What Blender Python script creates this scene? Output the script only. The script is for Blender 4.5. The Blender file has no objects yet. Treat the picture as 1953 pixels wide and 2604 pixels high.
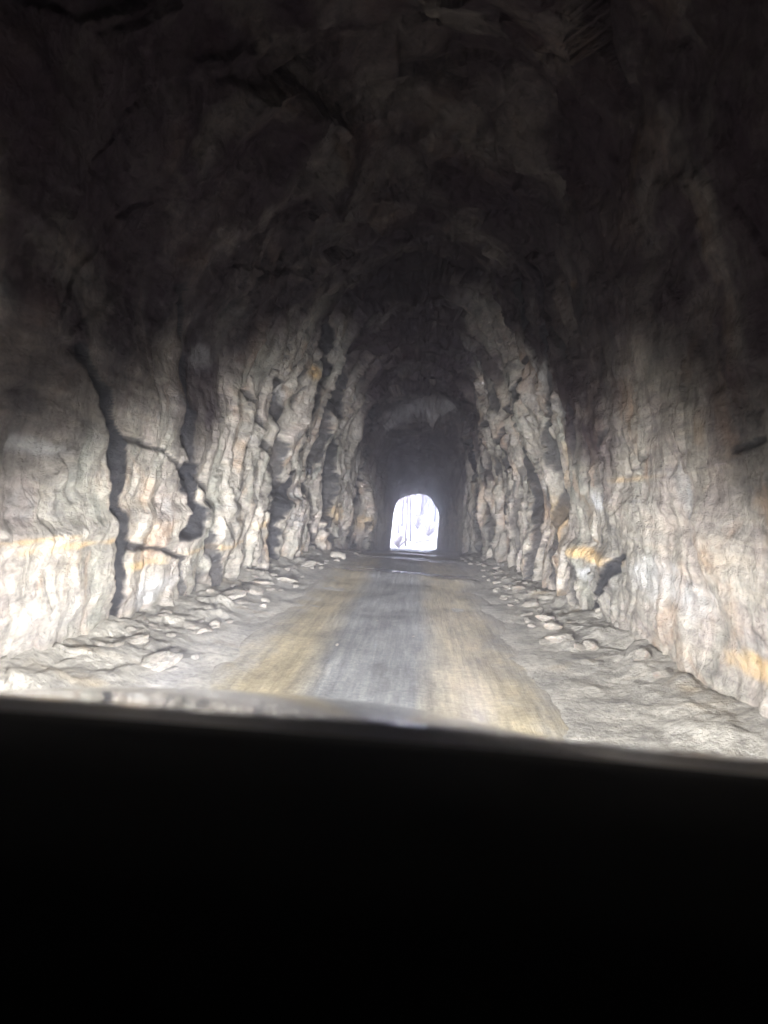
import bpy, math, random
import numpy as np
from mathutils import Matrix, Vector
S = bpy.context.scene
COL = S.collection
rad = math.radians

# ---------------------------------------------------------------- camera
FPX, VPX, VPY, ROLL, EYE = 739.0, 417.0, 500.0, rad(3.3), 1.35
cam = bpy.data.objects.new('camera', bpy.data.cameras.new('camera')); COL.objects.link(cam); S.camera = cam
cam.data.sensor_fit = 'HORIZONTAL'; cam.data.sensor_width = 36; cam.data.lens = FPX/768*36
cam.data.clip_start = 0.02; cam.data.clip_end = 2000
Fv = Vector((VPX-384, 512-VPY, -FPX)).normalized()
Uv = Vector((math.sin(ROLL), math.cos(ROLL), 0)); Uv = (Uv-Fv*Uv.dot(Fv)).normalized()
Rv = Fv.cross(Uv)
cam.matrix_world = Matrix.Translation((0, 0, EYE)) @ Matrix((Rv, Fv, Uv)).to_4x4()
cam.data.dof.use_dof = True; cam.data.dof.focus_distance = 13.0
cam.data.dof.aperture_fstop = cam.data.lens/1000/0.010
S.render.resolution_x = 768; S.render.resolution_y = 1024

# ---------------------------------------------------------------- world, sun, exposure
S.view_settings.view_transform = 'Standard'; S.view_settings.look = 'None'; S.view_settings.gamma = 1
S.view_settings.exposure = 4.45
w = bpy.data.worlds.new('World'); S.world = w; w.use_nodes = True
wn = w.node_tree; sky = wn.nodes.new('ShaderNodeTexSky'); sky.sky_type = 'NISHITA'; sky.sun_disc = False
sky.sun_elevation = rad(38); sky.sun_rotation = rad(200)
bg = wn.nodes['Background']; wn.links.new(sky.outputs[0], bg.inputs[0]); bg.inputs[1].default_value = 0.14
sd = bpy.data.lights.new('sun', 'SUN'); sd.energy = 3.0; sd.angle = rad(0.5); sd.color = (1, 0.95, 0.88)
so = bpy.data.objects.new('sun', sd); COL.objects.link(so)
# light travels from behind the tunnel hill towards the trees outside the far portal
el, az = rad(38), rad(200)
sdir = Vector((math.sin(az)*math.cos(el), math.cos(az)*math.cos(el), math.sin(el)))
so.rotation_euler = sdir.to_track_quat('Z', 'Y').to_euler()
S.cycles.max_bounces = 8; S.cycles.diffuse_bounces = 4; S.cycles.volume_bounces = 1

def portal_light():
    a = bpy.data.lights.new('sky_portal', 'AREA'); a.shape = 'RECTANGLE'; a.size = 5; a.size_y = 5.4
    a.cycles.is_portal = True
    o = bpy.data.objects.new('sky_portal', a); COL.objects.link(o)
    o.location = (0, 59.2, -0.3); o.rotation_euler = (rad(-90), 0, 0)
portal_light()

# ---------------------------------------------------------------- helpers
def tag(o, label=None, cat=None, group=None, kind=None):
    if label: o['label'] = label
    if cat: o['category'] = cat
    if group: o['group'] = group
    if kind: o['kind'] = kind
    return o
def empty(name, loc=(0, 0, 0)):
    o = bpy.data.objects.new(name, None); COL.objects.link(o); o.location = loc; o.empty_display_size = .2
    return o
def mesh(name, V, F, mat=None, parent=None, smooth=True, loc=None):
    me = bpy.data.meshes.new(name)
    if isinstance(V, np.ndarray) and isinstance(F, np.ndarray):
        nv, nf, k = len(V), len(F), F.shape[1]
        me.vertices.add(nv); me.vertices.foreach_set('co', V.astype(np.float32).ravel())
        me.loops.add(nf*k); me.loops.foreach_set('vertex_index', F.astype(np.int32).ravel())
        me.polygons.add(nf); me.polygons.foreach_set('loop_start', np.arange(0, nf*k, k, dtype=np.int32))
        me.update(calc_edges=True)
    else:
        me.from_pydata([tuple(v) for v in V], [], [tuple(f) for f in F]); me.update()
    me.polygons.foreach_set('use_smooth', [smooth]*len(me.polygons))
    if mat: me.materials.append(mat)
    o = bpy.data.objects.new(name, me); COL.objects.link(o)
    if parent: o.parent = parent
    if loc: o.location = loc
    return o
def gridf(n, m):
    i = np.arange(n-1)[:, None]*m + np.arange(m-1)[None, :]
    return np.stack([i, i+1, i+m+1, i+m], -1).reshape(-1, 4)
class MB:
    def __init__(s): s.V = []; s.F = []
    def box(s, c, d, rot=None):
        n = len(s.V)
        for z in (-.5, .5):
            for x, y in ((-.5, -.5), (.5, -.5), (.5, .5), (-.5, .5)):
                v = Vector((x*d[0], y*d[1], z*d[2]))
                if rot: v = rot @ v
                s.V.append(v+Vector(c))
        for f in ((3, 2, 1, 0), (4, 5, 6, 7), (0, 1, 5, 4), (1, 2, 6, 5), (2, 3, 7, 6), (3, 0, 4, 7)): s.F.append([n+i for i in f])
    def tube(s, pts, rs, k=8, cap=True, closed=False):
        pts = [Vector(p) for p in pts]; n0 = len(s.V); N = len(pts)
        up = Vector((0.3, 0.2, 1))
        for i, p in enumerate(pts):
            a = pts[(i-1) % N] if (i or closed) else p; b = pts[(i+1) % N] if (i < N-1 or closed) else p
            t = (b-a).normalized(); u = t.cross(up)
            if u.length < .05: u = t.cross(Vector((1, 0, 0)))
            u.normalize(); v = t.cross(u)
            r = rs[i] if hasattr(rs, '__len__') else rs
            for j in range(k):
                q = 2*math.pi*j/k; s.V.append(p+(u*math.cos(q)+v*math.sin(q))*r)
        for i in range(N if closed else N-1):
            for j in range(k):
                a = n0+i*k+j; b = n0+i*k+(j+1) % k; c = n0+((i+1) % N)*k+(j+1) % k; d = n0+((i+1) % N)*k+j
                s.F.append([a, b, c, d])
        if cap and not closed:
            s.F.append([n0+j for j in range(k)][::-1]); s.F.append([n0+(N-1)*k+j for j in range(k)])
    def build(s, name, mat, parent=None, smooth=False):
        return mesh(name, s.V, s.F, mat, parent, smooth)

# ---- vectorised noise
RS = np.random.RandomState(7)
def _h(ix, iy, iz, seed):
    h = (ix.astype(np.int64)*374761393 + iy.astype(np.int64)*668265263 + iz.astype(np.int64)*2147483647 + seed*1274126177) & 0xffffffff
    h = ((h ^ (h >> 13))*1274126177) & 0xffffffff
    h = ((h ^ (h >> 16))*2246822519) & 0xffffffff
    return (h ^ (h >> 15)) & 0xffffffff
GR = RS.randn(256, 3); GR /= np.linalg.norm(GR, axis=1)[:, None]
def perlin(x, y, z, seed=0):
    x0 = np.floor(x); y0 = np.floor(y); z0 = np.floor(z); fx, fy, fz = x-x0, y-y0, z-z0
    u, v, w_ = [t*t*t*(t*(t*6-15)+10) for t in (fx, fy, fz)]
    out = 0
    for dx in (0, 1):
        for dy in (0, 1):
            for dz in (0, 1):
                g = GR[_h(x0+dx, y0+dy, z0+dz, seed) & 255]
                d = g[..., 0]*(fx-dx)+g[..., 1]*(fy-dy)+g[..., 2]*(fz-dz)
                out = out + d*(u if dx else 1-u)*(v if dy else 1-v)*(w_ if dz else 1-w_)
    return out*1.6
def fbm(x, y, z, o=4, seed=0, g=.5):
    s = 0; a = 1
    for i in range(o):
        s = s+a*perlin(x, y, z, seed+i*17); x, y, z = x*2.03, y*2.03, z*2.03; a *= g
    return s
def facets(x, y, z, seed):
    """voronoi blocks: each block a tilted plane, with its own step; returns height and edge distance"""
    x0 = np.floor(x); y0 = np.floor(y); z0 = np.floor(z)
    b1 = np.full(x.shape, 1e9); b2 = b1.copy(); hh = np.zeros(x.shape)
    for dx in (-1, 0, 1):
        for dy in (-1, 0, 1):
            for dz in (-1, 0, 1):
                cx, cy, cz = x0+dx, y0+dy, z0+dz
                h = _h(cx, cy, cz, seed); r = lambda k: ((h*(2*k+1)+k*7919) >> 7 & 1023)/1023.
                ex, ey, ez = x-(cx+r(1)), y-(cy+r(2)), z-(cz+r(3))
                d = ex*ex+ey*ey+ez*ez
                val = (r(4)-.5)*1.0 + ((r(5)-.5)*ex+(r(6)-.5)*ey+(r(7)-.5)*ez)*1.7
                m = d < b1
                b2 = np.where(m, b1, np.minimum(b2, d)); hh = np.where(m, val, hh); b1 = np.where(m, d, b1)
    return hh, np.sqrt(b2)-np.sqrt(b1)
def sst(a, b, x):
    t = np.clip((x-a)/(b-a), 0, 1); return t*t*(3-2*t)

# ---------------------------------------------------------------- materials
def mat_new(name):
    m = bpy.data.materials.new(name); m.use_nodes = True
    return m, m.node_tree, m.node_tree.nodes['Principled BSDF']
def plain(name, col, rough=.6, metal=0., coat=0., spec=None, bump=0, bscale=80):
    m, t, p = mat_new(name); p.inputs['Base Color'].default_value = (*col, 1)
    p.inputs['Roughness'].default_value = rough; p.inputs['Metallic'].default_value = metal; p.inputs['Coat Weight'].default_value = coat
    if spec is not None: p.inputs['Specular IOR Level'].default_value = spec
    N = t.nodes.new('ShaderNodeTexNoise'); N.inputs['Scale'].default_value = bscale; N.inputs['Detail'].default_value = 5
    tc = t.nodes.new('ShaderNodeTexCoord'); t.links.new(tc.outputs['Object'], N.inputs['Vector'])
    mx = t.nodes.new('ShaderNodeMix'); mx.data_type = 'RGBA'
    mx.inputs[6].default_value = (*[c*.8 for c in col], 1); mx.inputs[7].default_value = (*[min(1, c*1.2) for c in col], 1)
    t.links.new(N.outputs[0], mx.inputs[0]); t.links.new(mx.outputs[2], p.inputs['Base Color'])
    if bump:
        b = t.nodes.new('ShaderNodeBump'); b.inputs['Strength'].default_value = bump; b.inputs['Distance'].default_value = .01
        t.links.new(N.outputs[0], b.inputs['Height']); t.links.new(b.outputs[0], p.inputs['Normal'])
    return m
class NT:
    def __init__(s, t): s.t = t; s.L = t.links.new
    def n(s, ty, **k):
        o = s.t.nodes.new(ty)
        for a, b in k.items(): setattr(o, a, b)
        return o
    def pos(s, sc=(1, 1, 1), obj=False):
        if obj: src = s.n('ShaderNodeTexCoord').outputs['Object']
        else: src = s.n('ShaderNodeNewGeometry').outputs['Position']
        mp = s.n('ShaderNodeMapping'); mp.inputs['Scale'].default_value = sc; s.L(src, mp.inputs[0]); return mp.outputs[0]
    def noise(s, v, scale, det=5, rough=.6, dist=0.):
        o = s.n('ShaderNodeTexNoise'); s.L(v, o.inputs['Vector']); o.inputs['Scale'].default_value = scale
        o.inputs['Detail'].default_value = det; o.inputs['Roughness'].default_value = rough; o.inputs['Distortion'].default_value = dist
        return o.outputs[0]
    def ramp(s, v, stops):
        o = s.n('ShaderNodeValToRGB'); e = o.color_ramp.elements
        while len(e) < len(stops): e.new(.5)
        for q, (p, c) in zip(e, stops): q.position = p; q.color = (*c, 1) if hasattr(c, '__len__') else (c, c, c, 1)
        s.L(v, o.inputs[0]); return o.outputs[0]
    def mix(s, f, a, b, mode='MIX'):
        o = s.n('ShaderNodeMix'); o.data_type = 'RGBA'; o.blend_type = mode
        for i, q in ((0, f), (6, a), (7, b)):
            if hasattr(q, 'is_output'): s.L(q, o.inputs[i])
            elif hasattr(q, '__len__'): o.inputs[i].default_value = (*q, 1)
            else: o.inputs[i].default_value = q
        return o.outputs[2]
    def math(s, op, a, b=0, c=0, clamp=False):
        o = s.n('ShaderNodeMath', operation=op, use_clamp=clamp)
        for i, q in enumerate((a, b, c)):
            if hasattr(q, 'is_output'): s.L(q, o.inputs[i])
            else: o.inputs[i].default_value = q
        return o.outputs[0]
    def bump(s, h, st, dist, nrm=None):
        b = s.n('ShaderNodeBump'); b.inputs['Strength'].default_value = st; b.inputs['Distance'].default_value = dist
        s.L(h, b.inputs['Height'])
        if nrm is not None: s.L(nrm, b.inputs['Normal'])
        return b.outputs[0]

def rock_mat(name, attrs=True, obj=False, tone=1.0):
    m, t, p = mat_new(name); k = NT(t)
    v = k.pos(obj=obj)
    c = lambda *a: tuple(x*tone for x in a)
    big = k.noise(v, 1.1, 4, .6, .6)
    base = k.ramp(big, [(.30, c(.21, .205, .195)), (.43, c(.34, .325, .295)), (.52, c(.42, .395, .36)), (.60, c(.39, .35, .325)), (.72, c(.29, .305, .31))])
    mid = k.noise(k.pos((1, 1, 2.6), obj), 3.4, 6, .68, .8)
    base = k.mix(.75, base, k.ramp(mid, [(.33, .36), (.47, .88), (.56, 1.0), (.70, 1.38)]), 'MULTIPLY')
    lay = k.ramp(k.noise(k.pos((.35, .35, 5.5), obj), 2.0, 5, .7, .3), [(.32, (.62, .63, .66)), (.5, (.98, .98, .98)), (.68, (1.16, 1.13, 1.06))])
    base = k.mix(.8, base, lay, 'MULTIPLY')
    # iron staining and green-grey algae, in patches of their own
    iron = k.ramp(k.noise(v, .9, 5, .65, 1.2), [(.54, 0), (.70, .6)])
    base = k.mix(iron, base, c(.42, .27, .16))
    alg = k.ramp(k.noise(k.pos((1.2, 1, .5), obj), 1.5, 4, .6, .4), [(.53, 0), (.66, .42)])
    base = k.mix(alg, base, c(.22, .25, .22))
    # vertical seepage streaks, thin
    st = k.ramp(k.noise(k.pos((2.2, 2.2, .16), obj), 3.0, 5, .65, .5), [(.30, .62), (.44, 1.0), (.62, 1.0), (.72, 1.22)])
    base = k.mix(.8, base, st, 'MULTIPLY')
    fine = k.noise(v, 26, 6, .7)
    base = k.mix(.7, base, k.ramp(fine, [(.3, .62), (.5, 1.0), (.7, 1.3)]), 'MULTIPLY')
    if attrs:
        a = k.n('ShaderNodeAttribute', attribute_name='stain_light_shade'); sep = k.n('ShaderNodeSeparateColor'); k.L(a.outputs['Color'], sep.inputs[0])
        wob = k.ramp(k.noise(v, 7, 5, .7), [(.3, .55), (.62, 1.25)])
        def f(i): return k.math('MULTIPLY', sep.outputs[i], wob, clamp=True)
        base = k.mix(f(1), base, k.mix(k.noise(v, 4, 3), c(.66, .40, .13), c(.62, .50, .30)))
        base = k.mix(k.math('MULTIPLY', a.outputs['Alpha'], k.ramp(k.noise(v, .95, 6, .62, .8), [(.38, 1.), (.50, .95), (.66, .66)])), base, c(.021, .012, .021))  # painted shade of the upper walls and ceiling, as near-black colour
        base = k.mix(f(2), base, c(.56, .58, .60))
        base = k.mix(k.math('MULTIPLY', sep.outputs[0], k.ramp(k.noise(v, 14, 4, .7), [(.3, 1), (.75, .94)])), base, c(.012, .014, .02))  # near-black colour gives the fissures their shade
    k.L(base, p.inputs['Base Color'])
    p.inputs['Roughness'].default_value = .82
    k.L(k.ramp(k.noise(v, 2.2, 4, .6), [(.35, .55), (.6, .92)]), p.inputs['Roughness'])
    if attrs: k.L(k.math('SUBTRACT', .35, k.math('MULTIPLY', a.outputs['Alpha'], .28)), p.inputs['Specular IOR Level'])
    else: p.inputs['Specular IOR Level'].default_value = .35
    b1 = k.bump(k.noise(k.pos((1, 1, 1.8), obj), 6, 8, .7, .6), .9, .05)
    vo = k.n('ShaderNodeTexVoronoi', feature='DISTANCE_TO_EDGE'); vo.inputs['Scale'].default_value = 2.6; vv = k.n('ShaderNodeVectorMath', operation='ADD')
    nz = k.n('ShaderNodeTexNoise'); k.L(v, nz.inputs['Vector']); nz.inputs['Scale'].default_value = 2.; nz.inputs['Detail'].default_value = 4; sc = k.n('ShaderNodeVectorMath', operation='SCALE'); k.L(nz.outputs['Color'], sc.inputs[0]); sc.inputs['Scale'].default_value = .5
    k.L(k.pos((1, 1, .55), obj), vv.inputs[0]); k.L(sc.outputs[0], vv.inputs[1]); k.L(vv.outputs[0], vo.inputs['Vector'])
    v2 = k.n('ShaderNodeTexVoronoi', feature='F1'); v2.inputs['Scale'].default_value = 7.; k.L(vv.outputs[0], v2.inputs['Vector'])
    jt = k.ramp(vo.outputs['Distance'], [(0, 0), (.035, 1)])
    b1 = k.bump(jt, .25, .02, b1); b1 = k.bump(v2.outputs['Distance'], .35, .05, b1)
    b2 = k.bump(fine, .6, .014, b1)
    k.L(b2, p.inputs['Normal'])
    return m
M_rock = rock_mat('tunnel_rock')
M_stone = rock_mat('loose_stone', attrs=False, obj=True, tone=1.05)
M_stone_y = rock_mat('pale_loose_stone', attrs=False, obj=True, tone=1.2)

# ---------------------------------------------------------------- tunnel shape
PORT = 57.0
def zroad(Y):
    Y = np.asarray(Y, dtype=float)
    t = np.clip(Y-13.5, 0, None)
    return -np.where(t < 7, .0625*t*t/14, .0625*(t-3.5))
# cross-section control points (x, z above the road) near / mid / portal
NEAR = np.array([(-2.62, -.5), (-2.52, .3), (-2.40, 1.1), (-2.22, 2.0), (-1.98, 3.0), (-1.6, 3.95), (-1.0, 4.65), (-.2, 4.95), (.6, 4.7), (1.22, 4.05), (1.62, 3.1), (1.85, 2.0), (1.98, 1.1), (2.06, .3), (2.12, -.5)])
MID = np.array([(-2.2, -.5), (-2.12, .3), (-2.02, 1.1), (-1.95, 2.0), (-1.85, 3.0), (-1.55, 4.0), (-.95, 4.65), (-.1, 4.9), (.7, 4.7), (1.3, 4.05), (1.6, 3.1), (1.72, 2.0), (1.78, 1.1), (1.84, .3), (1.9, -.5)])
FAR = np.array([(-1.72, -.5), (-1.70, .3), (-1.66, 1.1), (-1.62, 2.0), (-1.6, 2.9), (-1.45, 3.75), (-.9, 4.45), (.1, 4.62), (1.0, 4.45), (1.6, 3.85), (1.83, 2.9), (1.86, 2.0), (1.86, 1.1), (1.88, .3), (1.9, -.5)])
PRT = np.array([(-1.86, -.4), (-1.87, .3), (-1.86, 1.1), (-1.84, 1.75), (-1.80, 2.3), (-1.72, 3.1), (-1.25, 3.92), (-.1, 4.28), (.8, 4.18), (1.35, 3.6), (1.75, 2.9), (1.78, 2.0), (1.76, 1.1), (1.72, .3), (1.6, -.4)])
def cr(P, u):
    n = len(P)-1; t = u*n; i = np.clip(np.floor(t).astype(int), 0, n-1); f = (t-i)[..., None]
    g = lambda j: P[np.clip(j, 0, n)]
    p0, p1, p2, p3 = g(i-1), g(i), g(i+1), g(i+2)
    return .5*((2*p1)+(-p0+p2)*f+(2*p0-5*p1+4*p2-p3)*f*f+(-p0+3*p1-3*p2+p3)*f**3)
def section(u, Y):
    """u (n,) Y (m,) -> x,z (m,n)"""
    A, B, C_, D = cr(NEAR, u), cr(MID, u), cr(FAR, u), cr(PRT, u)
    a = sst(12, 18.5, Y)[:, None, None]; b = sst(23.6, 25.0, Y)[:, None, None]; c = sst(40, 55.5, Y)[:, None, None]
    P = A*(1-a)+B*a; P = P*(1-b)+C_*b; P = P*(1-c)+D*c
    return P[..., 0], P[..., 1]

# image (enlarged 1659-wide view of the photo) -> point of the wall, used to set where the fissures lie
def pix(dx, dy):
    x = dx*768/1659-384; y = 512-dy*768/1659
    d = Vector((x, y, -FPX)); return Vector((Rv.dot(d), Fv.dot(d), Uv.dot(d)))
def wallpt(dx, dy):
    d = pix(dx, dy); side = -1 if d.x < 0 else 1
    X = 2.2
    for _ in range(12):
        t = X/abs(d.x); Y = d.y*t; z = EYE+d.z*t; h = z-float(zroad(Y))
        us = np.linspace(0, .5, 60) if side < 0 else np.linspace(1, .5, 60)
        sx, sz = section(us, np.array([min(Y, 56.)])); hz = sz[0]; j = int(np.argmin(np.abs(hz-h)))
        X = .5*X+.5*max(.7, abs(sx[0][j]))
    return Y, h
def crack(side, pts, wpx, dep, dark=1.0):
    P = np.array([wallpt(*p) for p in pts]); Ym = P[:, 0].mean(); return (side, P, .5*.74*wpx*.463/739*Ym, dep, dark)
CR = [
 crack(-1, [(222, 1440), (228, 1395), (245, 1180), (240, 1090), (248, 950), (228, 850), (175, 760)], 27, .5, 1.0),
 crack(-1, [(385, 1150), (398, 1085), (394, 1010)], 44, .5, 1.0),
 crack(-1, [(398, 1010), (420, 900), (435, 780), (420, 640)], 22, .35, .9),
 crack(-1, [(392, 1050), (375, 1000), (350, 975), (268, 945)], 12, .2, .8),
 crack(-1, [(358, 1350), (366, 1260), (368, 1200), (330, 1182), (270, 1178)], 13, .22, .9),
 crack(-1, [(440, 1290), (434, 1150), (436, 1060), (405, 1015)], 13, .2, .9),
 crack(-1, [(560, 1248), (566, 1180), (568, 1130)], 22, .4, 1.0),
 crack(-1, [(568, 1130), (600, 1060), (640, 930), (672, 820), (705, 700)], 22, .5, 1.0),
 crack(-1, [(578, 1080), (586, 1000), (592, 900), (588, 820)], 16, .4, .9),
 crack(-1, [(580, 1000), (556, 920), (530, 840)], 11, .25, .8),
 crack(-1, [(692, 1215), (656, 1130), (652, 1050), (690, 930), (700, 850)], 12, .4, .9),
 crack(-1, [(718, 1195), (702, 1140), (706, 1000), (712, 900), (735, 790), (760, 700)], 15, .5, .95),
 crack(-1, [(762, 1190), (752, 1120), (775, 1010), (795, 930), (805, 850)], 14, .5, .95),
 crack(-1, [(520, 1240), (545, 1180), (552, 1120)], 7, .12, .6),
 crack(-1, [(130, 980), (150, 1010), (155, 1080)], 22, .15, .3),
 crack(1, [(1215, 1290), (1205, 1150), (1210, 1050), (1192, 930), (1205, 800), (1190, 700)], 10, .3, .85),
 crack(1, [(1170, 1270), (1155, 1100), (1140, 980), (1150, 850), (1160, 740), (1135, 600)], 11, .35, .9),
 crack(1, [(1110, 1250), (1095, 1120), (1100, 960), (1112, 870), (1100, 760)], 12, .35, .9),
 crack(1, [(1075, 1230), (1060, 1100), (1052, 960), (1075, 880)], 10, .35, .85),
 crack(1, [(1042, 1215), (1035, 1100), (1020, 960), (1025, 900)], 9, .4, .85),
 crack(1, [(1185, 1290), (1170, 1180), (1176, 1050)], 6, .16, .7),
 crack(1, [(1136, 1240), (1122, 1130), (1128, 1010)], 7, .2, .7),
 crack(1, [(1300, 1180), (1298, 1020), (1310, 930)], 9, .18, .7),
 crack(1, [(1256, 1000), (1250, 900), (1236, 840)], 10, .18, .6),
 crack(1, [(1345, 1200), (1322, 1245), (1300, 1290), (1270, 1370)], 12, .3, 1.0),
 crack(1, [(1240, 1310), (1252, 1240), (1240, 1200)], 9, .18, .7),
 crack(1, [(1395, 985), (1370, 1010), (1350, 1030)], 8, .08, .5),
 crack(1, [(1659, 950), (1620, 965), (1590, 972)], 22, .2, .8),
]
BL = [  # (side, centre, radii in the same units, channel 1 ochre / 2 pale, amount)
 (-1, (150, 1172), 110, 9, 1, .6), (-1, (420, 1180), 90, 7, 1, .4), (-1, (290, 1215), 40, 12, 1, .6), (-1, (60, 1160), 90, 7, 1, .5),
 (-1, (545, 1130), 18, 14, 1, .5), (-1, (655, 795), 13, 18, 1, .8), (-1, (722, 1110), 16, 26, 1, .5), (-1, (640, 1185), 7, 16, 1, .8), (-1, (775, 1130), 14, 20, 1, .4),
 (1, (1240, 612), 10, 12, 1, .8), (1, (1225, 1000), 12, 60, 1, .3), (1, (1205, 1120), 14, 45, 1, .5), (1, (1280, 1200), 60, 16, 1, .8), (1, (1275, 1240), 24, 14, 2, .8), (1, (1235, 1300), 14, 30, 1, .5),
 (1, (1625, 1445), 95, 34, 1, .6), (1, (1510, 930), 16, 40, 1, .25), (1, (1360, 1035), 80, 6, 1, .35), (1, (1290, 1080), 12, 28, 2, .9),
 (-1, (310, 1270), 40, 40, 2, .6), (-1, (80, 1330), 110, 60, 2, .15), (-1, (600, 850), 16, 24, 2, .5), (-1, (90, 970), 60, 26, 2, .4), (1, (1190, 800), 14, 22, 2, .5), (1, (1430, 1260), 110, 60, 2, .5), (1, (1180, 850), 40, 10, 2, .3),
 (-1, (475, 780), 24, 30, 2, .3), (1, (980, 930), 20, 20, 2, .0)]
BL = [(s, wallpt(*p), a, b, c, q) for s, p, a, b, c, q in BL]
BL = [(s, w_, a*.463*w_[0]**2/739/2.2, b*.463*w_[0]/739, c, q) for s, w_, a, b, c, q in BL]

def wall_field(side, Y, h):
    """extra fissure depth, painted fissure shade, ochre and pale masks for points of one side wall"""
    dep = np.zeros(Y.shape); st = np.zeros(Y.shape+(3,))
    jy = fbm(Y*1.3, h*2.2, Y*0+side, 4, 91)*.10; jh = fbm(Y*1.5, h*2.4, Y*0+side+5, 3, 95)*.06
    wv = 1+.75*fbm(Y*.9, h*1.7, Y*0+side*3, 3, 33)
    jw = fbm(Y*.5, h*1.6, Y*0+side+2, 3, 191)*1.2
    nz_ = .35*fbm(Y*3.5, h*4.5, Y*0+side, 4, 197)
    for sd_, P, wd, dp, dk in CR:
        if sd_ != side: continue
        a = np.full(Y.shape, 1e9)
        sc = 2.2/max(2.2, P[:, 0].mean())    # wide, distant fissures: measure along Y at their own scale
        lo, hi = P[:, 0].min()-2, P[:, 0].max()+2
        for q in range(len(P)-1):
            A, B = P[q]*(sc, 1), P[q+1]*(sc, 1); d = B-A; L = (d*d).sum()+1e-9
            px, pz = Y*sc+jw*wd*.55, h+jh*wd*6
            t = np.clip(((px-A[0])*d[0]+(pz-A[1])*d[1])/L, 0, 1)
            a = np.minimum(a, np.hypot(px-A[0]-t*d[0], pz-A[1]-t*d[1]))
        r = a/(wd*np.clip(wv, .35, 1.7))+nz_
        r = np.where((Y > lo) & (Y < hi), r, 9)
        dep = np.maximum(dep, min(dp, .75*wd/sc, .3)*(1-sst(.1, 1.15, r)))
        st[..., 0] = np.maximum(st[..., 0], dk*np.clip(1.5*(1-sst(.8, 1.4, r)), 0, 1))  # shade inside the fissures, painted as a dark mask
    for sd_, (cy, cz), a, b, ch, q in BL:
        if sd_ != side: continue
        r = np.hypot((Y-cy)/a, (h-cz)/b)+.45*fbm(Y*2.5, h*5, Y*0, 3, 55)
        st[..., ch] = np.maximum(st[..., ch], q*(1-sst(.35, 1.15, r)))
    return dep, st

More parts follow.
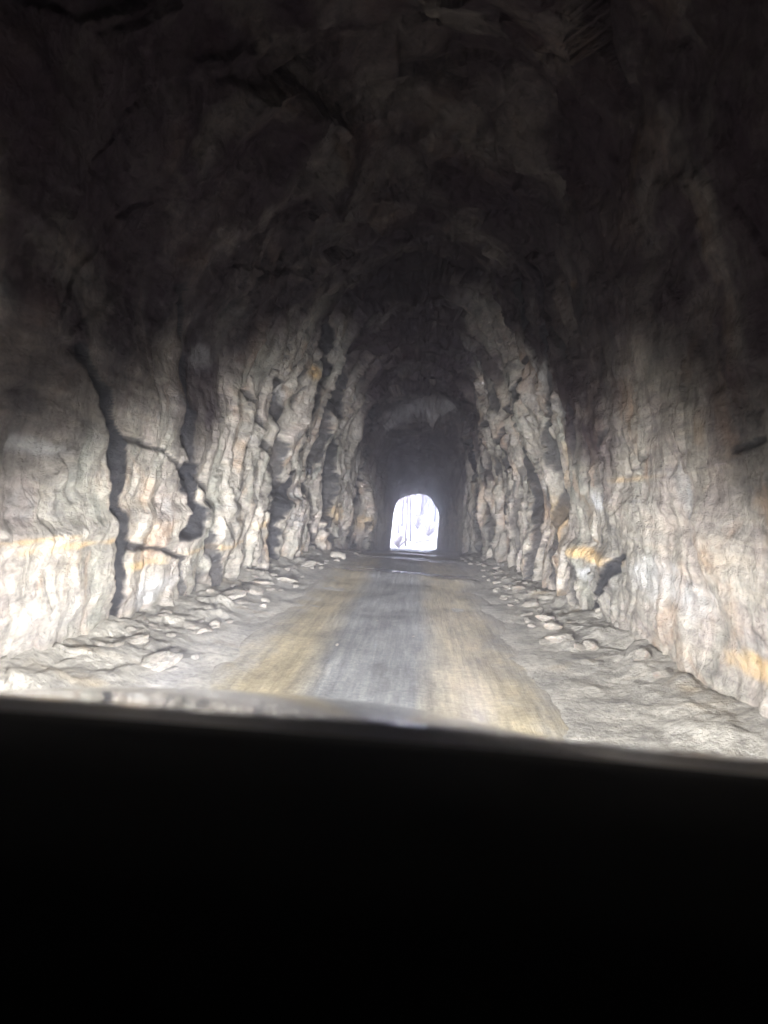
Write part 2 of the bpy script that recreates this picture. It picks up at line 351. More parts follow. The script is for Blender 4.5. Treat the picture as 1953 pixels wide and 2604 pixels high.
def build_tunnel():
    ys = [-14.]
    while ys[-1] < PORT:
        y = ys[-1]; ys.append(y+(.25 if y < -1 else (.07 if y < 2.4 else max(.02, y*.0048))))
    Y = np.array(ys); Y[-1] = PORT
    us = []
    u = np.concatenate([np.linspace(0, .36, 250)[:-1], np.linspace(.36, .64, 150)[:-1], np.linspace(.64, 1, 250)])
    X, H = section(u, Y)
    # arc-length coordinate
    s = np.concatenate([np.zeros((len(Y), 1)), np.cumsum(np.hypot(np.diff(X, axis=1), np.diff(H, axis=1)), 1)], 1)
    YY = np.repeat(Y[:, None], len(u), 1)
    # inward normal in the section plane
    tx = np.gradient(X, axis=1); tz = np.gradient(H, axis=1); L = np.hypot(tx, tz)+1e-9
    nx, nz = tz/L, -tx/L
    U = np.repeat(u[None], len(Y), 0)
    left, right = U < .46, U > .54
    top = sst(.30, .42, np.minimum(U, 1-U))          # 0 on walls, 1 overhead
    smin = np.minimum(s, s[:, -1:]-s)
    nf = 1-(1-.30)*(1-sst(6.5, 11.5, YY))*(1-top)
    d = .16*nf*fbm(X*.5, YY*.45, H*.5, 3, 3)
    wy = YY+.35*fbm(X*.6, YY*.5, H*.6, 3, 8)
    # fluted, broken joints running up the wall and over the crown
    rib = 1-np.abs(perlin(wy*1.25, smin*.22+np.sign(X)*9, X*0, 21))*2.4
    d += (.095-.05*top)*np.clip(rib, -1, 1)*sst(8.0, 11., YY+np.where(U > .5, 0., 1.0)) + .05*rib*nf
    rib2 = 1-np.abs(perlin(wy*3.1, smin*.55+np.sign(X)*9, X*0, 25))*2.4
    d += .03*rib2*sst(5, 10, YY)
    # angular blocks
    f1, e1 = facets(X*.9, wy*.75, H*.42, 5); far_ = 1-.6*sst(22, 28, YY); d += (.10+.23*top)*f1*nf*far_
    f2, e2 = facets(X*2.2, wy*1.9, H*.8, 6); d += (.05+.05*top)*f2*(.4+.6*nf)*far_
    f3, e3 = facets(X*5, wy*4.2, H*2.0, 7); d += .036*f3*sst(4, 9, YY)*far_+.006*f3
    d += .05*fbm(X*1.7, YY*1.7, H*1.7, 4, 40)
    # bedding: thin horizontal layers
    bed = perlin(X*0, YY*.35, H*7.5, 61)+.6*perlin(X*0, YY*.5, H*15, 62)
    d += .014*bed*(1-top)*(1-sst(7, 11, YY))
    st = np.zeros(X.shape+(3,))
    for side, msk in ((-1, U < .5), (1, U >= .5)):
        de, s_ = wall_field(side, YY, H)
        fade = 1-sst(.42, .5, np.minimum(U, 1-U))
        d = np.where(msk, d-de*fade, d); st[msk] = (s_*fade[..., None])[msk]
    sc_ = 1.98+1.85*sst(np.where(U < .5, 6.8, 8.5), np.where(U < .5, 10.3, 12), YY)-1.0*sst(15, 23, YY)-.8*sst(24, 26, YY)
    upper_shade = sst(-.45, .70, H-sc_+.9*fbm(X*.5, YY*.55, H*.35, 5, 160))*.97  # darkness above the headlamp beam, painted into the rock colour
    ln = np.abs(perlin(wy*1.15+.25*fbm(X, YY*1.5, H*1.8, 4, 210), smin*.20+np.sign(X)*4, X*0, 211))/np.clip(.035+.05*perlin(YY*.7, H*.9, X*0, 213), .008, 1)
    st[..., 0] = np.maximum(st[..., 0], .8*(1-sst(.6, 1.3, ln))*sst(6.6, 8.5, YY)*(1-top))  # thin fissures get the same painted shade
    d -= .07*(1-sst(.3, 1.5, ln))*sst(6.6, 8.5, YY)*(1-top)
    # left ledge about waist height; the lower bench stands out further
    lw = fbm(YY*.9, H*0, X*0, 3, 70)*.08
    lz = 1.10+.03*(YY-6)+lw
    led = (1-sst(lz-.04, lz+.07, H))*(YY > 2)*(1-sst(13, 15, YY))*(U < .5)
    d += .075*led
    st[..., 2] = np.maximum(st[..., 2], .32*np.exp(-((YY-23.9+.75*X+.5*fbm(X, YY*.5, H, 3, 171))/.55)**2)*sst(.30, .36, U)*(1-sst(.62, .68, U)))  # headlit face of the roof step, painted as a pale band
    # dark recessed roof pocket above the left wall near the car
    for cy, ch, ry, rh, a in ((7.3, 2.7, 1.2, .55, .22), (5.4, 3.0, .8, .5, .25)):
        d -= a*np.exp(-((YY-cy)/ry)**2-((H-ch)/rh)**2)*(U < .5)
    # right block jutting out above the rubble
    by0, by1 = 7.35+.9*(.95-np.clip(H, 0, .95)), 10.2-.6*(.95-np.clip(H, 0, .95))
    bz = .93+.05*perlin(YY*2.2, H*0, X*0, 77)
    blk = sst(by0-.16, by0+.10, YY)*(1-sst(by1-.25, by1+.1, YY))*(1-sst(bz-.13, bz+.10, H))*(U > .5)
    d += .11*blk*(.55+.45*np.clip(H/.95, 0, 1))
    # roof step where the bore gets lower, seen slanting across
    stepY = 24.3+.9*perlin(X*.8, X*0, X*0, 81)
    d -= .28*top*np.exp(-((YY-stepY+1.6)/1.0)**2)
    d += .22*top*np.exp(-((YY-stepY-.4)/.55)**2)
    d *= sst(PORT+.6, PORT-9, YY)*.75+.25
    X2 = X+nx*d; Z2 = H+nz*d+zroad(Y)[:, None]; Y2 = YY+.05*fbm(X*2, YY*2, H*2, 3, 44)
    # unseen cap added behind the car to close the bore against daylight
    cl = 1-sst(-14, -12.2, Y)[:, None]
    X2 = X2*(1-cl)+(-.2)*cl; Z2 = Z2*(1-cl)+2*cl
    V = np.stack([X2, Y2, Z2], -1)
    root = empty('rock_tunnel', (-.25, 5, 0)); tag(root, 'rough hewn grey rock tunnel bore around the road, its walls split by dark fissures', 'tunnel')
    lx, rx = int(np.searchsorted(u, .385)), int(np.searchsorted(u, .615))
    for nm, a, b, lab in (('wall', 0, lx+1, 'left rock wall with a wide dark vertical fissure and a waist-high ledge'), ('ceiling', lx, rx+1, None), ('wall', rx, len(u), 'right rock wall with a jutting ochre block at its foot')):
        G = V[:, a:b]; n, m = G.shape[:2]
        o = mesh(nm, (G.reshape(-1, 3)-np.array([-.25, 5, 0])), gridf(n, m), M_rock, root, True)
        if lab: o['label'] = lab
        at = o.data.color_attributes.new('stain_light_shade', 'FLOAT_COLOR', 'POINT')
        c = np.ones((n*m, 4), np.float32); c[:, :3] = st[:, a:b].reshape(-1, 3); c[:, 3] = upper_shade[:, a:b].ravel(); at.data.foreach_set('color', c.ravel())
    return root
build_tunnel()

# ---------------------------------------------------------------- ground and road inside the tunnel
def ground_h(X, Y):
    """height of the shoulder above the road level"""
    cx = np.where(X < -.25, (-1.45-X), (X-1.0))
    nar = 1.0
    t = np.clip(cx, -1, 1.4)
    n = fbm(X*2.2, Y*1.3, X*0, 5, 120)
    f, e = facets(X*5.0, Y*3.4, X*0+.3, 130)
    h = -.035+.06*sst(-.35, .35, t+.16*n)+.22*sst(.2, 1.3, t+.1*n)
    h = h+sst(.1, .7, t)*.03*n+sst(.35, .75, t+.2*n)*.045*f*(1-.7*sst(.0, 3.0, 7.5-Y)*(X > 0))
    return h
def build_ground():
    m, t, p = mat_new('stony_ground'); k = NT(t); v = k.pos()
    c = k.ramp(k.noise(v, 2.3, 5, .65, .4), [(.3, (.22, .215, .20)), (.5, (.36, .35, .32)), (.68, (.47, .455, .41))])
    c = k.mix(.8, c, k.ramp(k.noise(v, 17, 6, .7), [(.3, .45), (.5, 1), (.7, 1.45)]), 'MULTIPLY')
    c = k.mix(k.ramp(k.noise(v, 1.4, 3), [(.58, 0), (.7, .45)]), c, (.42, .33, .2))
    k.L(c, p.inputs['Base Color']); p.inputs['Roughness'].default_value = .85
    k.L(k.bump(k.noise(v, 30, 6, .7), .7, .02, k.bump(k.noise(v, 8, 5, .7), .8, .05)), p.inputs['Normal'])
    ys = [-14.]
    while ys[-1] < 61: y = ys[-1]; ys.append(y+(.25 if y < 2.5 else max(.03, y*.005)))
    Y = np.array(ys); x = np.concatenate([np.linspace(-3.2, -1.2, 90), np.linspace(-1.15, .8, 12), np.linspace(.85, 2.8, 90)])
    XX, YY = np.meshgrid(x, Y)
    Z = ground_h(XX, YY)+zroad(Y)[:, None]
    o = mesh('ground', np.stack([XX, YY, Z], -1).reshape(-1, 3), gridf(len(Y), len(x))[:, ::-1], m); tag(o, kind='structure')
    # road
    m, t, p = mat_new('worn_road'); k = NT(t); v = k.pos()
    sx = k.n('ShaderNodeSeparateXYZ'); k.L(v, sx.inputs[0])
    wob = k.math('MULTIPLY', k.math('SUBTRACT', k.noise(k.pos((1, .25, 1)), 1.2, 4), .5), .5)
    xx = k.math('ADD', sx.outputs[0], wob)
    mid = k.math('ABSOLUTE', k.math('ADD', xx, .28))
    midm = k.ramp(mid, [(.36, 0), (.62, 1)])        # 0 in the grey middle, 1 in the tan wheel tracks
    streak = k.noise(k.pos((9, .45, 1)), 1.6, 6, .72)
    tan_ = k.ramp(streak, [(.3, (.23, .20, .135)), (.5, (.38, .33, .22)), (.7, (.50, .445, .31))])
    gry = k.ramp(streak, [(.3, (.13, .14, .15)), (.5, (.22, .23, .24)), (.7, (.34, .35, .35))])
    c = k.mix(midm, gry, tan_)
    edge = k.ramp(k.math('ABSOLUTE', k.math('ADD', xx, .22)), [(.98/2, 0), (1.25/2, 1)])
    edg = k.n('ShaderNodeMapRange'); k.L(k.math('ADD', k.math('ABSOLUTE', k.math('ADD', xx, .22)), k.math('MULTIPLY', k.math('SUBTRACT', k.noise(k.pos((1.4, .6, 1)), 3, 6, .7), .5), .9)), edg.inputs[0]); edg.inputs[1].default_value = .90; edg.inputs[2].default_value = 1.22
    c = k.mix(edg.outputs[0], c, k.ramp(streak, [(.3, (.25, .24, .215)), (.7, (.44, .425, .385))]))
    c = k.mix(.95, c, k.ramp(k.noise(v, 22, 7, .8), [(.28, .5), (.5, 1), (.72, 1.5)]), 'MULTIPLY')
    c = k.mix(.9, c, k.ramp(k.noise(k.pos((1, .5, 1)), 2.0, 5, .65), [(.32, .6), (.5, 1), (.68, 1.25)]), 'MULTIPLY')
    # wet bands lying across the road
    ya = k.math('ADD', sx.outputs[1], k.math('MULTIPLY', k.math('SUBTRACT', k.noise(v, .8, 3), .5), 1.8))
    ya = k.math('ADD', ya, k.math('MULTIPLY', sx.outputs[0], .25))
    def band(c0, w0): 
        mr = k.n('ShaderNodeMapRange'); k.L(k.math('ABSOLUTE', k.math('SUBTRACT', ya, c0)), mr.inputs[0]); mr.inputs[1].default_value = w0; mr.inputs[2].default_value = w0*.4
        return mr.outputs[0]
    wet = k.math('MAXIMUM', band(13.5, .75), band(18.2, 1.3)); wet = k.math('MAXIMUM', wet, band(27, 3)); wet = k.math('MAXIMUM', wet, band(45, 8))
    wet = k.math('MULTIPLY', wet, k.ramp(k.noise(k.pos((1, 1.6, 1)), 2.2, 4, .6), [(.38, .55), (.52, 1)]))
    c = k.mix(k.math('MULTIPLY', wet, .2), c, (.2, .2, .22))
    k.L(c, p.inputs['Base Color'])
    k.L(k.mix(wet, (.8, .8, .8), (.16, .16, .16)), p.inputs['Roughness'])
    bb = k.n('ShaderNodeBump'); bb.inputs['Distance'].default_value = .012; k.L(k.noise(v, 40, 6, .7), bb.inputs['Height'])
    b0 = k.n('ShaderNodeBump'); b0.inputs['Distance'].default_value = .03; k.L(streak, b0.inputs['Height']); k.L(b0.outputs[0], bb.inputs['Normal'])
    dry = k.math('SUBTRACT', 1., wet); k.L(k.math('MULTIPLY', dry, .6), bb.inputs['Strength']); k.L(k.math('MULTIPLY', dry, .5), b0.inputs['Strength'])
    k.L(bb.outputs[0], p.inputs['Normal'])
    x = np.linspace(-1.62, 1.17, 60)
    ys = [-14.]
    while ys[-1] < 78: y = ys[-1]; ys.append(y+(.4 if y < 2.5 else max(.05, y*.005)))
    Y = np.array(ys); XX, YY = np.meshgrid(x, Y)
    rut = -.025*(np.exp(-((XX+1.05)/.25)**2)+np.exp(-((XX-.6)/.25)**2))
    Z = zroad(Y)[:, None]+rut+.038*np.exp(-((YY+.25*XX-12.9)/.75)**2)+.012*fbm(XX*1.5, YY*.8, XX*0, 4, 140)-.02*sst(1.2, 1.4, np.abs(XX+.22))
    o = mesh('road', np.stack([XX, YY, Z], -1).reshape(-1, 3), gridf(len(Y), len(x))[:, ::-1], m); tag(o, kind='structure')
build_ground()

# ---------------------------------------------------------------- loose rock
import bmesh
def ico(sub):
    bm = bmesh.new(); bmesh.ops.create_icosphere(bm, subdivisions=sub, radius=1)
    V = np.array([v.co[:] for v in bm.verts]); F = [[v.index for v in f.verts] for f in bm.faces]; bm.free(); return V, F
ICO = ico(4)
def rock_mesh(seed, size, mat):
    r = np.random.RandomState(seed); V, F = ICO; V = V.copy()
    N = r.randn(13, 3); N /= np.linalg.norm(N, axis=1)[:, None]; D = r.uniform(.5, .95, 13)
    dots = V @ N.T; lim = np.where(dots > .05, D/np.maximum(dots, .05), 9).min(1); V = V*np.minimum(lim, 1.0)[:, None]
    V += V*(.10*fbm(V[:, 0]*1.8+seed, V[:, 1]*1.8, V[:, 2]*1.8, 4, seed))[:, None]
    V *= np.array(size)[None]
    me = bpy.data.meshes.new('loose_rock'); me.from_pydata(V.tolist(), [], F); me.polygons.foreach_set('use_smooth', [True]*len(F))
    me.materials.append(mat); return me
protos = [rock_mesh(i, (1, .8, .62) if i % 2 else (.95, 1, .45), M_stone_y if i % 3 == 0 else M_stone) for i in range(9)]
def gz(x, y): return float(ground_h(np.array([x]), np.array([y]))[0]+zroad(y))
rnd = random.Random(5)
def put_rock(x, y, s, label, group, pi=None, z=None, nm='loose_rock'):
    o = bpy.data.objects.new(nm, protos[rnd.randrange(9) if pi is None else pi]); COL.objects.link(o)
    o.scale = (s*rnd.uniform(.8, 1.2),)*2+(s*rnd.uniform(.5, .9),)
    o.rotation_euler = (rnd.uniform(-.3, .3), rnd.uniform(-.3, .3), rnd.uniform(0, 6.28))
    o.location = (x, y, (gz(x, y)+s*.22) if z is None else z)
    tag(o, label, 'rock', group); return o
def gpt(dx, dy, hz=.12):
    d = pix(dx, dy); 
    Y = 8.
    for _ in range(30):
        z = float(zroad(Y))+hz; t = (EYE-z)/max(1e-3, -d.z); Y = .5*Y+.5*d.y*t
    return d.x*t, Y
big = [  # image position, radius (m), mesh, label
 ((350, 1415), .17, 0, 'pale flat slab lying just right of the foot of the widest left fissure'),
 ((290, 1385), .13, 3, 'pale angular rock lying at the foot of the widest left fissure'),
 ((425, 1345), .14, 1, 'low grey slab on the left shoulder, nearer than the pile of pale slabs'),
 ((570, 1258), .18, 6, 'pale slab on top of the rock pile at the foot of the forked left fissure'),
 ((615, 1246), .16, 0, 'buff flat rock on the far side of the forked left fissure, by the road edge'),
 ((545, 1272), .17, 4, 'dark grey slab in front of the pale slabs under the forked left fissure'),
 ((500, 1290), .15, 2, 'grey tilted slab left of the pile under the forked left fissure'),
 ((730, 1195), .22, 3, 'brownish rock against the left wall, farthest of the large left rocks'),
 ((665, 1216), .18, 7, 'grey rock at the left wall between the forked fissure and the farthest large rock'),
 ((1215, 1375), .20, 6, 'large pale boulder in front of the ochre block at the right wall'),
 ((1275, 1392), .13, 3, 'small pale boulder beside the large one, tight against the right wall'),
 ((1180, 1335), .13, 1, 'grey rock just beyond the large pale boulder on the right'),
 ((1150, 1300), .13, 5, 'flat grey rock in the middle of the rubble strip on the right'),
 ((1120, 1272), .14, 0, 'pale flat rock at the far end of the right rubble strip'),
 ((1385, 1440), .11, 3, 'pale rock half buried in the right shoulder, nearest of the right boulders'),
 ((1430, 1470), .10, 1, 'grey stone half buried beside the dark ground crack on the right'),
 ((1195, 1350), .10, 6, 'small pale rock between two larger rocks by the ochre block'),
]
for (q, s, pi, lab) in big:
    x, y = gpt(*q, .12); put_rock(x, y, s, lab, None, pi)
for i in range(90):
    y = 5.2+rnd.random()**1.3*16; x = rnd.uniform(-2.35, -1.65)+.02*max(0, y-10)
    put_rock(x, y, rnd.uniform(.03, .085), 'small loose stone in the rubble along the foot of the left wall', 'small stones along the left wall', nm='small_stone')
for i in range(80):
    y = 6.5+rnd.random()**1.2*14; x = rnd.uniform(1.25, 1.75)
    put_rock(x, y, rnd.uniform(.03, .08), 'small loose stone in the rubble along the foot of the right wall', 'small stones along the right wall', nm='small_stone')
for q, s, lab in (((728, 1392), .015, 'tiny bright chip lying left of the middle of the road'), ((893, 1374), .015, 'tiny bright chip lying right of the middle of the road'),
                  ((815, 1340), .015, 'tiny bright chip on the middle of the road, farthest of the chips'), ((1150, 1465), .015, 'bright sliver of stone on the right wheel track')):
    x, y = gpt(*q, .01); o = put_rock(x, y, s, lab, 'bright chips on the road', 4, z=float(zroad(y))+.008, nm='stone_chip')

# ---------------------------------------------------------------- outside the far portal
ZP = float(zroad(PORT))
def out_h(X, Y):
    r = sst(1.6, 9, X)*3.6*sst(58, 66, Y)+sst(2.0, 9, -X)*1.6*sst(58, 68, Y)
    r = r+sst(66, 125, Y+.35*X)*9+.15*fbm(X*.4, Y*.4, X*0, 4, 300)*sst(58, 62, Y)
    return zroad(Y)*(1-sst(62, 72, Y))+zroad(67.)*sst(62, 72, Y)-.05+r
def build_outside():
    m, t, p = mat_new('pale_leaf_litter'); k = NT(t); v = k.pos()
    c = k.ramp(k.noise(v, .9, 6, .7, .6), [(.32, (.50, .44, .38)), (.5, (.72, .68, .60)), (.66, (.80, .78, .74))])
    c = k.mix(.5, c, k.ramp(k.noise(v, 9, 5, .7), [(.3, .7), (.6, 1.1)]), 'MULTIPLY')
    k.L(c, p.inputs['Base Color']); p.inputs['Roughness'].default_value = .9
    x = np.linspace(-45, 45, 180); Y = np.linspace(PORT+.4, 160, 200); XX, YY = np.meshgrid(x, Y)
    Z = out_h(XX, YY)
    o = mesh('hillside', np.stack([XX, YY, Z], -1).reshape(-1, 3), gridf(len(Y), len(x))[:, ::-1], m); tag(o, kind='structure')
M_bark = plain('pale_bark', (.075, .036, .034), .9, bump=.6, bscale=12)
M_bark2 = plain('grey_bark', (.04, .028, .029), .9, bump=.6, bscale=12)
def tree(x, y, H, r, lean, seed, label, mat, lb=.35):
    R = random.Random(seed); z0 = float(out_h(np.array([x]), np.array([y]))[0])-.1
    root = empty('bare_tree', (x, y, z0)); tag(root, label, 'tree', 'bare trees outside the far tunnel mouth')
    tk = MB(); n = 9; pts = [Vector((lean*H*(i/n)+R.uniform(-.03, .03)*i, R.uniform(-.03, .03)*i, H*i/n)) for i in range(n+1)]
    tk.tube(pts, [r*(1-.85*i/n)*(1.25 if i == 0 else 1) for i in range(n+1)], 9); tk.build('trunk', mat, root, True)
    cw = MB()
    def br(p, d, L, rr, lev):
        q = [p]; k = 4
        for i in range(k):
            d = (d+Vector((R.uniform(-.25, .25), R.uniform(-.25, .25), R.uniform(-.05, .25)))).normalized(); q.append(q[-1]+d*L/k)
        cw.tube(q, [rr*(1-.75*i/k) for i in range(k+1)], 5 if lev else 6, cap=False)
        if lev < 3:
            for j in range(4 if lev == 0 else 3):
                i = R.randrange(1, k+1); a = Vector((R.uniform(-1, 1), R.uniform(-1, 1), R.uniform(-.2, .9))).normalized()
                br(q[i], (d*.5+a).normalized(), L*R.uniform(.4, .65), rr*.5, lev+1)
    for i in range(16):
        f = lb+(1-lb)*(i+R.random())/16; j = min(n-1, int(f*n)); p = pts[j].lerp(pts[j+1], f*n-j); a = R.uniform(0, 6.28)
        br(p, Vector((math.cos(a), math.sin(a), R.uniform(.1, .8))).normalized(), H*R.uniform(.12, .24), r*.38*(1.2-f), 0)
    cw.build('branches', mat, root, True); return root
build_outside()
def px_at(zx, Y):      # x in the close-up of the portal (900..1220 of the photo) -> world X at that distance
    px = (900+zx/5.184)*768/1953; return (px-VPX)/FPX*Y
tree(px_at(775, 74), 74, 11, .10, -.05, 1, 'slender dark trunk leaning left, middle of the far tunnel mouth', M_bark2, .45)
tree(px_at(715, 70), 70, 12, .085, -.015, 2, 'thin straight pale trunk just left of the leaning dark one', M_bark, .4)
tree(px_at(655, 82), 82, 13, .12, 0, 3, 'pale trunk second from the left in the far tunnel mouth', M_bark, .3)
tree(px_at(608, 78), 78, 12, .075, .01, 4, 'thin pale trunk leftmost in the far tunnel mouth', M_bark, .3)
tree(px_at(908, 88), 88, 15, .22, 0, 5, 'thickest pinkish trunk right of the middle of the far tunnel mouth', M_bark, .5)
tree(px_at(1080, 84), 84, 12, .15, .01, 6, 'trunk on the bank at the right edge of the far tunnel mouth', M_bark2, .3)
for i in range(14):
    s = -1 if i % 2 else 1; y = rnd.uniform(70, 125); x = s*rnd.uniform(3.5, 14)
    tree(x, y, rnd.uniform(9, 15), rnd.uniform(.1, .2), rnd.uniform(-.04, .04), 40+i, 'bare winter tree in the wood on the slope beyond the far tunnel mouth', M_bark if i % 3 else M_bark2, .25)
for i, (zx, y, r_, ln) in enumerate([(585, 96, .08, .01), (635, 90, .06, -.02), (690, 94, .09, .02), (800, 98, .07, .05), (835, 86, .05, -.08), (875, 100, .10, 0), (950, 94, .07, -.05), (985, 90, .06, .06), (1020, 98, .11, 0), (1050, 92, .07, -.04)]):
    tree(px_at(zx, y), y, rnd.uniform(10, 14), r_, ln, 80+i, 'thin distant trunk among others, seen through the far tunnel mouth behind the nearer trunks', M_bark, .12)
def shrub(x, y, s, seed, label):
    R = random.Random(seed); z0 = float(out_h(np.array([x]), np.array([y]))[0]); mb = MB()
    for i in range(26):
        a = R.uniform(0, 6.28); t = R.uniform(.1, .9); p = Vector((0, 0, 0)); d = Vector((math.cos(a)*t, math.sin(a)*t, 1)).normalized(); q = [p]
        for j in range(5): d = (d+Vector((R.uniform(-.35, .35), R.uniform(-.35, .35), R.uniform(-.1, .2)))).normalized(); q.append(q[-1]+d*s/5)
        mb.tube(q, [.04*(1-.7*j/5) for j in range(6)], 4, cap=False)
        for j in range(2, 6):
            e = (d+Vector((R.uniform(-1, 1), R.uniform(-1, 1), R.uniform(-.3, .8)))).normalized(); mb.tube([q[j], q[j]+e*s*.22], [.02, .008], 4, cap=False)
    o = mb.build('bare_shrub', M_bark, None, True); o.location = (x, y, z0); tag(o, label, 'shrub', 'bare shrubs outside the far tunnel mouth')
shrub(px_at(620, 68), 68, 1.3, 1, 'bare twiggy shrub at the lower left of the far tunnel mouth')
shrub(px_at(860, 80), 80, 1.9, 2, 'bare twiggy shrub in the middle of the far tunnel mouth')
shrub(px_at(1010, 76), 76, 1.6, 3, 'bare twiggy shrub on the right bank outside the far tunnel mouth')
shrub(px_at(930, 92), 92, 2.4, 4, 'tall bare shrub farthest up the slope beyond the far tunnel mouth')
def log(xa, xb, y, r, dz, label):
    a = Vector((xa, y, float(out_h(np.array([xa]), np.array([y]))[0])+r)); b = Vector((xb, y+.6, float(out_h(np.array([xb]), np.array([y+.6]))[0])+r+dz))
    c = (a+b)/2; mb = MB(); mb.tube([a-c, (a-c)*.3+Vector((0, .05, .03)), (b-c)*.4+Vector((0, .05, -.02)), b-c], [r, r*.95, r*.8, r*.6], 9)
    mb.tube([(b-c)*.3, (b-c)*.3+Vector((.1, -.1, .5))], [r*.3, r*.12], 6)
    o = mb.build('fallen_log', M_bark, None, True); o.location = c; tag(o, label, 'log')
log(px_at(840, 72), px_at(1090, 72), 72, .07, .25, 'fallen log lying up the bank, lower of two in the far tunnel mouth')
log(px_at(920, 76), px_at(1070, 76), 76, .07, .35, 'thin fallen log on the bank above the other one, far tunnel mouth')
log(px_at(560, 70), px_at(690, 70), 70, .06, .8, 'slanting fallen log at lower left of the far tunnel mouth')

# ---------------------------------------------------------------- car
M_paint = plain('silver_paint', (.62, .60, .56), .16, .55, .8, bscale=300)
M_black = plain('black_plastic', (.006, .006, .008), .8, spec=.08)
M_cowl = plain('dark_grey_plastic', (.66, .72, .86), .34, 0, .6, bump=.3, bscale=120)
M_rub = plain('rubber', (.02, .02, .02), .8); M_met = plain('brushed_metal', (.5, .5, .5), .3, 1.)
M_trim = plain('dark_trim', (.04, .04, .045), .5)
CX = -.35
def surf(name, fn, nu, nv, mat, parent, thick=.0):
    V = [fn(i/(nu-1), j/(nv-1)) for i in range(nu) for j in range(nv)]
    o = mesh(name, V, gridf(nu, nv).tolist(), mat, parent, True)
    if thick:
        md = o.modifiers.new('thickness', 'SOLIDIFY'); md.thickness = thick; md.offset = -1
    return o
car = empty('car', (CX, 0, 0)); tag(car, 'car driving through the tunnel, seen from inside over its black dashboard and pale bonnet', 'car')
def hood(u, v):            # u along, v across
    x = (v-.5)*2; y = .97+u*1.33
    crown = 1-.13*abs(x)**2.6
    zc = 1.032-.328*u+.03*math.sin(math.pi*u)-.30*max(0, u-.80)**1.6-.6*max(0, u-.93)**1.3
    return (x*(.86-.08*u), y, zc-.10*abs(x)**2.5-.05*max(0, abs(x)-.85)*3)
surf('bonnet', hood, 40, 40, M_paint, car, .02)
def dash(u, v):
    x = (v-.5)*2
    P = [(.79, 1.03), (.785, 1.07), (.775, 1.0875), (.6, 1.100), (.42, 1.108), (.32, 1.105), (.27, 1.07), (.25, 1.0), (.27, .8), (.3, .55)]
    t = u*(len(P)-1); i = min(int(t), len(P)-2); f = t-i; f = f*f*(3-2*f) if False else f
    y = P[i][0]*(1-f)+P[i+1][0]*f; z = P[i][1]*(1-f)+P[i+1][1]*f
    return (x*.86, y-.05*x*x*.3, z-.012*x*x)
surf('dashboard', dash, 46, 30, M_black, car, .01)
def cowl(u, v):
    x = (v-.5)*2; return (x*.84, .795+u*.19-.02*x*x, 1.056-.004*u-.010*x*x+.002*math.sin(x*9+u*4))
cw = surf('cowl', cowl, 12, 60, M_cowl, car, .01)
for xs in (-.55, .15):
    mb = MB(); mb.tube([(xs, 1.0, 1.030), (xs+.3, .995, 1.032), (xs+.62, 1.0, 1.030)], [.008, .007, .005], 6); wp = mb.build('wiper', M_rub, car, True)
# body sides, wings, doors, nose
def side(sx):
    def f(u, v):
        y = 2.28-u*4.5; z = .28+v*(.74 if y < .97 else .70-.34*(y-.97)/1.3)
        bul = .05*math.sin(math.pi*v); front = .10*max(0, (y-1.5)/.8)**2
        wheel = 0
        for wy in (1.35, -1.35):
            if abs(y-wy) < .37 and z < .32+math.sqrt(max(0, .37**2-(y-wy)**2)): z = .32+math.sqrt(max(0, .37**2-(y-wy)**2))
        return (sx*(.87+bul-front), y, z)
    surf('side_panel', f, 90, 14, M_paint, car, .015)
side(-1); side(1)
def nose(u, v):
    x = (v-.5)*2; z = .25+u*.36; return (x*.80, 2.28+.10*math.sin(math.pi*(.25+.6*u))-.18*x*x, z)
surf('bumper', nose, 14, 30, M_paint, car, .015)
mb = MB()
for i in range(6): mb.box((0, 2.405, .40+i*.03), (.8, .02, .012))
mb.box((0, 2.385, .47), (.84, .02, .2)); mb.build('grille', M_trim, car)
def roof(u, v):
    x = (v-.5)*2; return (x*.66, .22-u*2.0, 1.66-.03*x*x-.10*(u-.35)**2)
surf('roof', roof, 14, 14, M_paint, car, .03)
for sx in (-1, 1):
    mb = MB(); mb.tube([(sx*.86, .96, 1.04), (sx*.80, .62, 1.34), (sx*.69, .22, 1.62)], [.035, .03, .035], 8); mb.build('windscreen_pillar', M_trim, car, True)
    mb = MB(); mb.tube([(sx*.86, -.45, 1.04), (sx*.68, -.5, 1.63)], [.04, .04], 8); mb.tube([(sx*.86, -2.1, 1.04), (sx*.66, -1.75, 1.60)], [.06, .06], 8); mb.build('door_pillar', M_trim, car, True)
    mb = MB(); mb.tube([(sx*.93, .62, 1.04), (sx*1.02, .6, 1.06)], .02, 6); mb.box((sx*1.08, .6, 1.10), (.18, .09, .13)); mb.build('wing_mirror', M_trim, car)
    # headlamp: housing, lens
    mb = MB(); mb.tube([(sx*.62, 2.16, .54), (sx*.62, 2.22, .54), (sx*.62, 2.30, .54)], [.04, .07, .08], 20); hl = mb.build('headlight', M_met, car, True)
    m, t, p = mat_new('lit_lens'); p.inputs['Emission Color'].default_value = (1, .95, .85, 1); p.inputs['Emission Strength'].default_value = 3
    mb = MB(); mb.tube([(sx*.62, 2.302, .54), (sx*.62, 2.32, .54), (sx*.62, 2.33, .54)], [.075, .065, .03], 20); mb.build('lens', m, hl, True)
    mb = MB(); mb.box((sx*.36, -.55, .45), (.5, .52, .16)); mb.box((sx*.36, -.86, .82), (.5, .14, .62), Matrix.Rotation(.2, 3, 'X')); mb.box((sx*.36, -.95, 1.22), (.26, .1, .18)); mb.build('seat', M_black, car)
mb = MB(); mb.box((0, -.2, .27), (1.6, 4.1, .05)); mb.build('floor_pan', M_black, car)
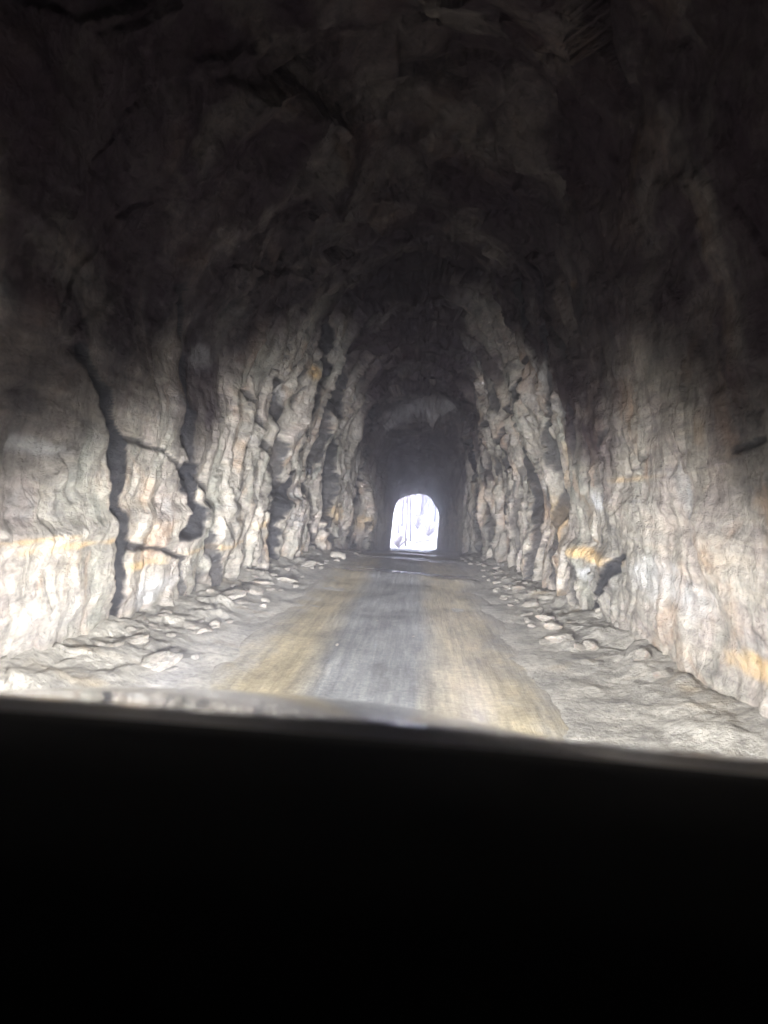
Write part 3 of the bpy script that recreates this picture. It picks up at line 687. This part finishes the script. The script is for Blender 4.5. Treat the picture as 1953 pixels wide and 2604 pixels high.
mb = MB(); mb.box((0, -2.2, .7), (1.6, .05, .8)); mb.build('tailgate', M_paint, car)
mb = MB(); c0 = Vector((-.40, .12, .93)); 
mb.tube([c0+Vector((.19*math.cos(a*math.pi/12), -.07*math.sin(a*math.pi/12), .17*math.sin(a*math.pi/12))) for a in range(24)], .014, 8, closed=True)
mb.tube([c0-Vector((.18, 0, 0)), c0, c0+Vector((.18, 0, 0))], [.014, .045, .014], 8); mb.tube([c0, c0+Vector((0, .16, -.05))], [.04, .04], 8); mb.build('steering_wheel', M_black, car, True)
for wy in (1.35, -1.35):
    for sx in (-1, 1):
        prof = [(-.10, .19), (-.105, .29), (-.08, .325), (.08, .325), (.105, .29), (.10, .19)]; k = 32; V = []; F = []
        for j in range(k):
            a = 2*math.pi*j/k
            for px_, r_ in prof: V.append((sx*.79+px_, wy+r_*math.cos(a), .325+r_*math.sin(a)))
        for j in range(k):
            for q in range(5): a = j*6+q; b = ((j+1) % k)*6+q; F.append((a, a+1, b+1, b))
        w_ = mesh('wheel', V, F, M_rub, car, True)
        mb = MB(); mb.tube([(sx*.80, wy, .325), (sx*.86, wy, .325)], [.20, .19], 28)
        for q in range(5):
            a = q*2*math.pi/5; mb.tube([(sx*.87, wy, .325), (sx*.87, wy+.17*math.cos(a), .325+.17*math.sin(a))], [.03, .02], 6)
        mb.build('rim', M_met, w_, False)

# headlamp light: a real beam pattern (bright along the axis, wide and weak at the sides, soft top cut-off)
HL = 8.8
for sx in (-1, 1):
    l = bpy.data.lights.new('headlamp_beam', 'SPOT'); l.energy = HL; l.color = (1, .965, .93); l.spot_size = rad(165); l.spot_blend = .3; l.shadow_soft_size = .05
    o = bpy.data.objects.new('headlamp_beam', l); COL.objects.link(o); o.location = (CX+sx*.62, 2.46, .54); o.rotation_euler = (rad(90), 0, 0)
    l.use_nodes = True; t = l.node_tree; k = NT(t); em = t.nodes['Emission']
    tc = k.n('ShaderNodeTexCoord'); sp = k.n('ShaderNodeSeparateXYZ'); k.L(tc.outputs['Normal'], sp.inputs[0])
    az_ = sp.outputs[0]; el_ = sp.outputs[1]
    q = k.math('ADD', k.math('MULTIPLY', k.math('MULTIPLY', az_, az_), .62), k.math('MULTIPLY', el_, el_))
    dn = k.math('MINIMUM', el_, 0.); q = k.math('ADD', q, k.math('MULTIPLY', k.math('MULTIPLY', dn, dn), 2.5))
    I = k.math('DIVIDE', 1., k.math('POWER', k.math('ADD', q, .006), 1.12))
    mr = k.n('ShaderNodeMapRange', interpolation_type='SMOOTHSTEP'); k.L(el_, mr.inputs[0]); mr.inputs[1].default_value = .20; mr.inputs[2].default_value = .42; mr.inputs[3].default_value = 1; mr.inputs[4].default_value = .006
    I = k.math('MULTIPLY', I, mr.outputs[0])
    k.L(I, em.inputs['Strength'])

# ---------------------------------------------------------------- dusty air
def haze():
    mb = MB(); mb.box((0, 70, 8), (100, 190, 34)); m = bpy.data.materials.new('dusty_air'); m.use_nodes = True; t = m.node_tree
    t.nodes.remove(t.nodes['Principled BSDF']); v = t.nodes.new('ShaderNodeVolumePrincipled')
    v.inputs['Color'].default_value = (.78, .82, 1, 1); v.inputs['Density'].default_value = .025; v.inputs['Anisotropy'].default_value = .85
    t.links.new(v.outputs[0], t.nodes['Material Output'].inputs['Volume'])
    o = mb.build('haze', m); tag(o, kind='stuff')
haze()
